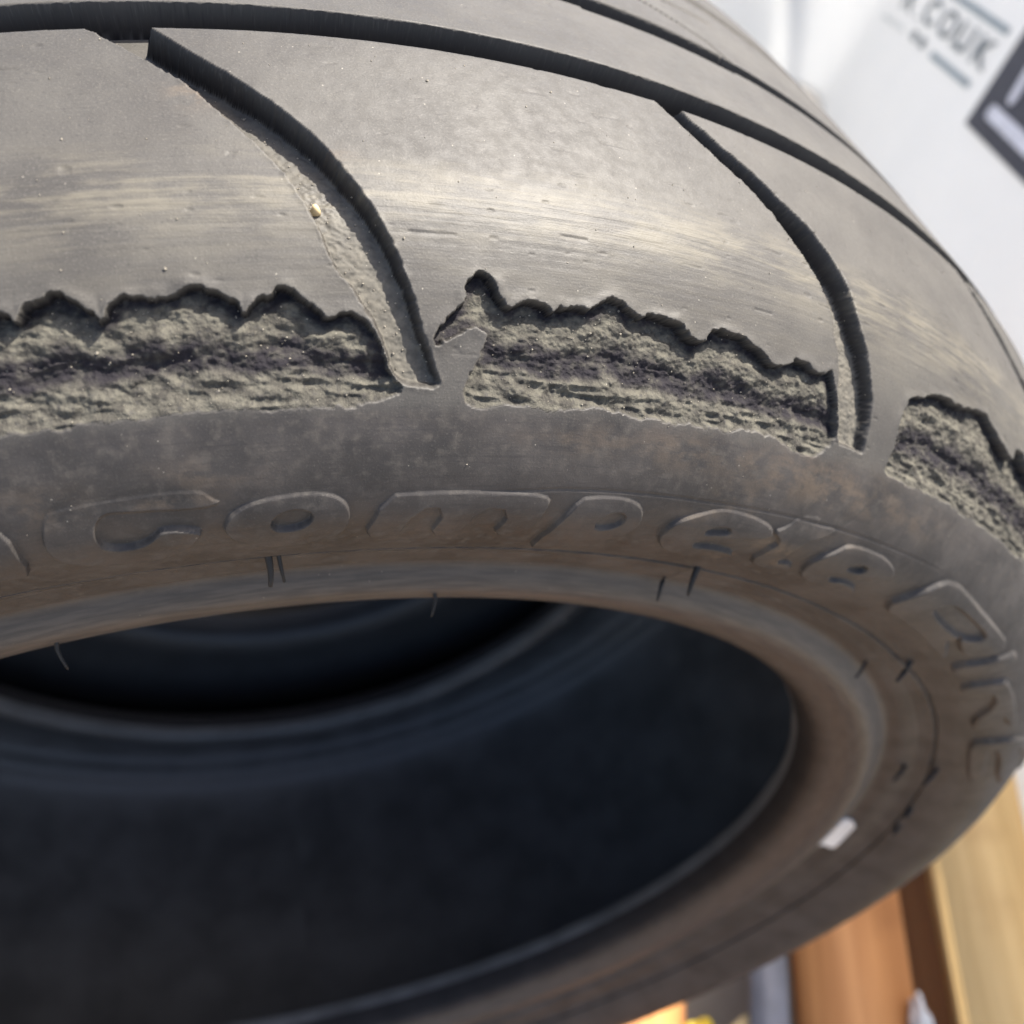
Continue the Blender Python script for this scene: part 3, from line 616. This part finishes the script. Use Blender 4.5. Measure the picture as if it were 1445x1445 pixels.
bar('logo_stroke', (1403, 160), (1462, 216), .020, M_WINK, .0065); bar('logo_stroke', (1436, 138), (1462, 95), .024, M_WINK, .0065)
def glyph(ch, px, h, mat, bold=.03, name='printed_letter', wx=2.1):
    cu = bpy.data.curves.new('t', 'FONT'); cu.body = ch; cu.size = 1; cu.align_x = 'CENTER'; cu.align_y = 'CENTER'; cu.offset = bold; cu.extrude = .02
    ob = bpy.data.objects.new('t', cu); COL.objects.link(ob); bpy.context.view_layer.update(); me = bpy.data.meshes.new_from_object(ob.evaluated_get(bpy.context.evaluated_depsgraph_get())); bpy.data.objects.remove(ob)
    q = on_banner(px); k = h / .70
    for v in me.vertices: c = v.co.copy(); v.co = Vector((bpos(q + np.array([c.x * k * wx, c.y * k]),   .0045 + c.z * k * .02)).tolist())
    me.name = name; return link(name, me, mat, banner)
pO = on_banner((1341, 38)); pC = on_banner((1320, 20)); pK = on_banner((1387, 77)); 
0 and print('BANNER', on_banner((1292, 3)), pC, pO, on_banner((1364, 57)), pK, 'rule', on_banner((1316, 77)), on_banner((1370, 121)), c0, c1, c2_)
lh = .040
for ch, px in (('X', (1287, 1)), ('C', (1317, 20)), ('O', (1340, 38)), ('U', (1363, 57)), ('K', (1388, 77))): glyph(ch, px, lh, M_INK)
for px in ((1303, 18), (1352, 54)): glyph('.', px, lh * .8, M_INK)
for k in range(7): f = .5 + .5 * k / 6; glyph('aesntroid'[k], (1226 + f * 50, 5 + f * 37), .012, M_INK2, .02, 'small_print')
for px in ((1293, 52), (1304, 62)): bar('printed_block', (px[0] - 2, px[1] - 2), (px[0] + 2, px[1] + 2), .016, M_INK)

# ------------------------------------------------------------------ scraps on the pallet
def scrap(name, loc, sx, sy, sz, mat, seed, rz=0):
    bm = bmesh.new(); bmesh.ops.create_icosphere(bm, subdivisions=3, radius=1); r_ = random.Random(seed); k = [r_.uniform(2, 5) for _ in range(6)]
    for v in bm.verts:
        f = 1 + .22 * math.sin(v.co.x * k[0] + k[3]) * math.sin(v.co.y * k[1] + k[4]) + .12 * math.sin(v.co.z * k[2] * 2 + v.co.x * k[5]); v.co = Vector((v.co.x * sx * f, v.co.y * sy * f, v.co.z * sz * f))
    o = bm_obj(name, bm, mat, smooth=False); o.location = loc; o.rotation_euler.z = rz; return o
tag(scrap('paper_scrap', (.452, -.172, .010), .007, .022, .010, M_WHITE, 2, -.3), 'crumpled white paper scrap at the edge of the orange board', 'paper')
tag(scrap('plastic_scrap', (.278, -.142, .007), .013, .011, .007, flat_mat('yellow_plastic', (.75, .55, .03), .4), 5), 'yellow plastic scrap low beside the tyre', 'plastic scrap')
tag(scrap('wood_chip', (.318, -.148, .006), .016, .012, .006, flat_mat('cream_wood', (.62, .48, .25), .7), 7), 'cream wood chip between the yellow scrap and the grey strap', 'wood chip')
bm = bmesh.new()
for k in range(14):
    f = k / 13; c = Vector((.362 - .065 * f, -.06 - .17 * f, .012 + .004 * math.sin(f * 5))); 
    for s_, z_ in ((-.014, 0), (.014, .002), (.014, .0065), (-.014, .0025)): bm.verts.new(c + Vector((.94 * s_, -.34 * s_, z_)))
bm.verts.ensure_lookup_table()
for k in range(13):
    for e in range(4): bm.faces.new((bm.verts[k * 4 + e], bm.verts[k * 4 + (e + 1) % 4], bm.verts[k * 4 + 4 + (e + 1) % 4], bm.verts[k * 4 + 4 + e]))
bm.faces.new([bm.verts[e] for e in (3, 2, 1, 0)]); bm.faces.new([bm.verts[52 + e] for e in range(4)]); bmesh.ops.recalc_face_normals(bm, faces=list(bm.faces))
tag(bm_obj('strap', bm, flat_mat('grey_strap_plastic', (.20, .20, .22), .5), smooth=True), 'flat grey strap lying beside the orange board', 'strap')
